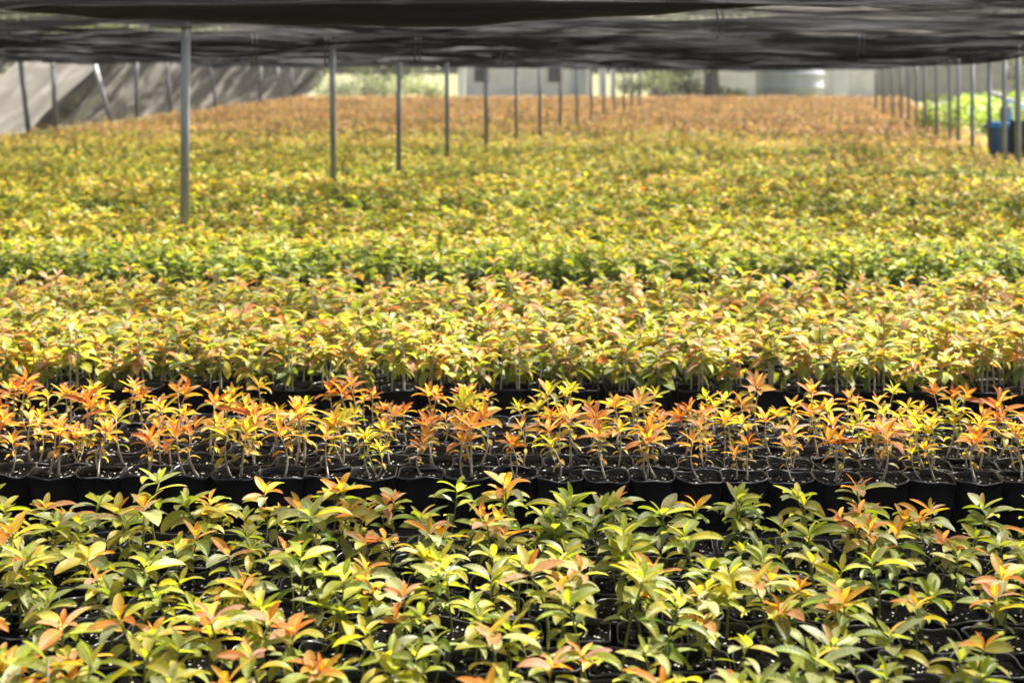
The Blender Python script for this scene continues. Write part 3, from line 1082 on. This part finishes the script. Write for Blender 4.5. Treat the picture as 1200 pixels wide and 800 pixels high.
tree((450 - 600) / F * 104, 104, 4, 3.4, .2, 'green tree behind the shrubs at the bed end', 'trees behind the shade house', TG, 1.4, 2800, .34)
tree((330 - 600) / F * 97, 97, 3.8, 3, .2, 'dark green tree at the far corner of the side net', 'trees behind the shade house', TG, .8, 2800, .32)
for i, (x, y, h) in enumerate([(-17.5, 37, 5), (-19, 44, 6), (-18.5, 51, 5.5), (-19.5, 59, 6), (-18.5, 68, 6), (-19, 78, 6)]):
    tree(x, y, h, 3.4, .18, f"dark green tree outside the sloping side net, {ORD[i + 1]} along it", 'trees outside the side net', TG, .7, 2400, .26)
for i, (x, y, h) in enumerate([(17.5, 44, 6), (19.5, 51, 6.5), (22.5, 60, 6), (27, 74, 7)]):
    tree(x, y, h, 3.2, .2, f"dark tree standing past the bright bushes, {ORD[i + 1]} behind the blue bin", 'trees past the bin line', [(A(.05, .07, .03), 2), (A(.09, .08, .04), 2)], 1.1, 2200, .26)
# bright low bushes along the bin side
for i, (x, y, w, h, lab) in enumerate([(11.2, 36.5, 2.6, 1.2, 'bright lime bush just behind the blue bin'), (13.0, 40.5, 2.8, 1.3, 'bright lime bush behind the wrapped posts'),
                                       (14.8, 46, 2.6, 1.1, 'bright lime bush third behind the blue bin'), (16.8, 53, 2.4, .9, 'small bright lime bush fourth behind the blue bin'),
                                       (19.3, 61, 2.4, .8, 'low lime bush nearest the beige block wall'), (13.4, 35.5, 2.2, 1.15, 'yellow green bush at the outer side of the blue bin')]):
    shrub(x, y, w, h, lab, 'lime bushes along the bin line', [(A(.26, .36, .02), 3), (A(.34, .42, .03), 2), (A(.15, .26, .02), 1.2)], 1300, .15, 'bush')

# white building
bx0, bx1, by = -3.4, 5.2, 97.0
root = empty('building', ((bx0 + bx1) / 2, by, 0), 'long white single storey building beyond the bed end', 'building')
W_ = bx1 - bx0
m = MB(); m.box((0, 2.5, 1.45), (W_, 5, 2.9), .02); m.build('wall', M['whitewall'], root)
m = MB(); m.add([(-W_ / 2 - .4, -.5, 2.9), (W_ / 2 + .4, -.5, 2.9), (W_ / 2 + .4, 2.5, 3.9), (-W_ / 2 - .4, 2.5, 3.9), (W_ / 2 + .4, 5.5, 2.9), (-W_ / 2 - .4, 5.5, 2.9)], [(0, 1, 2, 3), (3, 2, 4, 5), (0, 3, 5), (1, 4, 2), (0, 5, 4, 1)])
m.build('roof', M['roofmetal'], root)
for k, xx in enumerate((-2.9, 1.9)):
    fr = MB()
    for dx, dz, w, h in ((-.5, 0, .08, 1.0), (.5, 0, .08, 1.0), (0, .5, 1.08, .08), (0, -.5, 1.08, .08)): fr.box((xx + dx, -.02, 1.55 + dz), (w, .1, h), .01)
    f_ = fr.build('window', M['whitewall'], root)
    pn = MB(); pn.box((xx, -.004, 1.55), (.94, .02, .94)); pn.build('pane', M['glass'], f_)
dr = MB(); dr.box((3.4, -.03, 1.05), (.95, .06, 2.1), .01)
d_ = dr.build('door', M['tank'], root)
h_ = MB(); h_.tube([(3.75, -.1, 1.02), (3.75, -.06, 1.02)], .03, 8); h_.build('handle', M['wire'], d_)
# white gate posts and pillar
for xp, y, w, h, lab in ((706, 90, .42, 2.4, 'thick white concrete post at the corner of the white building'), (718, 91, .3, 2.4, 'slimmer white concrete post just past the thick one'),
                         (541, 92, .45, 2.3, 'white concrete post at the near corner of the building, beside the shrubs'), (983, 90, .85, 2.5, 'wide cream pillar between grey tank and beige wall')):
    root = empty('concrete_post', ((xp - 600) / F * y, y, 0), lab, 'post', 'pale posts at the bed end')
    m = MB(); m.box((0, 0, h / 2), (w, w, h), .03); m.build('shaft', M['whitewrap'], root)
    m = MB(); m.box((0, 0, h + .05), (w * 1.25, w * 1.25, .1), .02); m.build('cap', M['whitewrap'], root)
# water tank
root = empty('water_tank', ((925 - 600) / F * 93, 93, 0), 'round grey water tank beside the cream pillar', 'tank')
m = MB(); m.lathe([(2.1, 0), (2.1, .75), (2.14, .8), (2.1, .85), (2.1, 1.55), (2.14, 1.6), (2.1, 1.65), (2.1, 2.5), (1.9, 2.7), (.5, 3.0)], 40, closed_ends=True); m.build('shell', M['tank'], root, True)
m = MB(); m.lathe([(.5, 2.98), (.5, 3.12), (.3, 3.18)], 20, closed_ends=True); m.build('lid', M['wire'], root)
# beige wall
root = empty('block_wall', (26, 88, 0), 'long beige block wall beyond the bed end', 'wall')
m = MB(); m.box((0, 0, 1.2), (9, .22, 2.4), .01); m.build('wall', M['concrete'], root)
m = MB(); m.box((0, 0, 2.44), (9.2, .3, .08), .01); m.build('coping', M['concrete'], root)
root = empty('block_wall', (17.2, 101, 0), 'pale wall seen between thick trunk and grey tank', 'wall')
m = MB(); m.box((0, 0, 1.1), (16, .22, 2.2), .01); m.build('wall', M['whitewall'], root)
m = MB(); m.box((0, 0, 2.24), (16.2, .3, .08), .01); m.build('coping', M['concrete'], root)

# blue bin with a black crate in front, white pipe roll behind
root = empty('plastic_bin', (8.62, 25.2, 0), 'blue lidded plastic bin standing behind the dark post at the bed edge', 'bin')
m = MB()
def ring(w, d, z): return [(-w, -d, z), (w, -d, z), (w, d, z), (-w, d, z)]
m.add(ring(.42, .34, 0) + ring(.50, .40, .82) + ring(.46, .36, .82) + ring(.40, .32, .06),
      [(0, 1, 5, 4), (1, 2, 6, 5), (2, 3, 7, 6), (3, 0, 4, 7), (4, 5, 9, 8), (5, 6, 10, 9), (6, 7, 11, 10), (7, 4, 8, 11), (8, 9, 13, 12), (9, 10, 14, 13), (10, 11, 15, 14), (11, 8, 12, 15), (12, 13, 14, 15), (3, 2, 1, 0)])
m.build('tub', M['bluebin'], root)
m = MB()
for a, b in (((0, -.41, .80), (1.06, .05, .06)), ((0, .41, .80), (1.06, .05, .06)), ((-.51, 0, .80), (.05, .77, .06)), ((.51, 0, .80), (.05, .77, .06))): m.box(a, b, .01)
m.build('rim', M['bluebin'], root)
MB().box((0, 0, .858), (1.02, .78, .05), .015).build('lid', M['bluebin'], root)
for sx in (-.25, .25):
    MB().box((sx, -.395, .42), (.05, .05, .72), .01).build('rib', M['bluebin'], root)
root = empty('plastic_crate', (8.62, 24.5, 0), 'black plastic crate standing in front of the blue bin', 'crate')
m = MB()
for z in (.10, .30, .50, .70, .86): 
    for a, b in (((0, -.28, z), (.62, .02, .12)), ((0, .28, z), (.62, .02, .12)), ((-.32, 0, z), (.02, .54, .12)), ((.32, 0, z), (.02, .54, .12))): m.box(a, b)
m.build('side_slats', M['blackcrate'], root)
m = MB()
for sx in (-1, 1):
    for sy in (-1, 1): m.box((sx * .325, sy * .285, .47), (.05, .05, .94), .005)
m.build('corner_posts', M['blackcrate'], root)
MB().box((0, 0, .03), (.58, .5, .03)).build('base', M['blackcrate'], root)
p0, p1 = np.array((8.13, 25.40, 1.38)), np.array((11.75, 25.9, .035))
m = MB(); m.tube([p0, p0 * .66 + p1 * .34 - np.array((0, 0, .02)), p0 * .33 + p1 * .67 - np.array((0, 0, .02)), p1], .04, 12)
tag(m.build('plastic_pipe', M['whitewrap'], None, True), 'white plastic pipe leaning down from a wrapped post behind the blue bin', 'pipe')
root = empty('plastic_jug', (8.34, 25.2, .885), 'pale plastic jug standing on the lid of the blue bin', 'jug')
m = MB(); m.lathe([(.02, 0), (.10, .003), (.11, .03), (.11, .20), (.085, .26), (.04, .30), (.035, .33)], 18, closed_ends=True); m.build('body', M['sack'], root, True)
m = MB(); m.lathe([(.042, .325), (.042, .36), (.03, .365)], 14, closed_ends=True); m.build('cap', M['bluebin'], root)
m = MB(); m.tube([(.09, 0, .24), (.15, 0, .23), (.15, 0, .13), (.10, 0, .10)], .014, 8); m.build('handle', M['sack'], root, True)

# ------------------------------------------------------------------ air
m, nt, out = newmat('hazy_air')
pv = N(nt, 'ShaderNodeVolumePrincipled')
pv.inputs['Color'].default_value = (.95, .93, .90, 1)
pv.inputs['Density'].default_value = HAZE
pv.inputs['Anisotropy'].default_value = .2
nt.links.new(pv.outputs[0], out.inputs['Volume'])
o = MB().box((0, 53, 3.9), (140, 130, 9.8)).build('haze', m)
tag(o, None, None, None, 'stuff')
o['label'] = 'thin pale haze in the air under and around the shade house'
o['category'] = 'haze'

# ------------------------------------------------------------------ light, sky, camera
SUN_EL, SUN_AZ = 62.0, 48.0            # azimuth measured from +Y towards +X
d = (math.sin(R(SUN_AZ)) * math.cos(R(SUN_EL)), math.cos(R(SUN_AZ)) * math.cos(R(SUN_EL)), math.sin(R(SUN_EL)))
w = bpy.data.worlds.new('World')
scene.world = w
w.use_nodes = True
nt = w.node_tree
bg = nt.nodes['Background']
sk = nt.nodes.new('ShaderNodeTexSky')
sk.sky_type = 'NISHITA'
sk.sun_disc = False
sk.sun_elevation = R(SUN_EL)
sk.sun_rotation = R(SUN_AZ)
sk.dust_density = 6.0
sk.air_density = .8
sk.ozone_density = .3
nt.links.new(sk.outputs[0], bg.inputs[0])
bg.inputs[1].default_value = .075
sl = bpy.data.lights.new('sun', 'SUN')
sl.energy = 5.0
sl.angle = R(.6)
sl.color = (1, .95, .86)
so = bpy.data.objects.new('sun', sl)
COL.objects.link(so)
from mathutils import Vector
so.rotation_euler = Vector(d).to_track_quat('Z', 'Y').to_euler()

cam = bpy.data.cameras.new('camera')
co = bpy.data.objects.new('camera', cam)
COL.objects.link(co)
co.location = (0, 0, HC)
co.rotation_euler = (R(90), 0, 0)
cam.sensor_width = 36
cam.lens = 36 * F / 1200
cam.shift_y = -315 / 1200
cam.clip_end = 4000
cam.dof.use_dof = True
cam.dof.focus_distance = 5.2
cam.dof.aperture_fstop = 2.7
cam.dof.aperture_blades = 8
scene.camera = co

scene.view_settings.view_transform = 'Standard'
scene.view_settings.look = 'None'
scene.view_settings.gamma = 1
scene.view_settings.use_curve_mapping = False
scene.view_settings.exposure = 2.05
cy = scene.cycles
cy.max_bounces = 7
cy.diffuse_bounces = 3
cy.glossy_bounces = 2
cy.transmission_bounces = 4
cy.transparent_max_bounces = 24
cy.sample_clamp_indirect = 6
cy.use_denoising = True
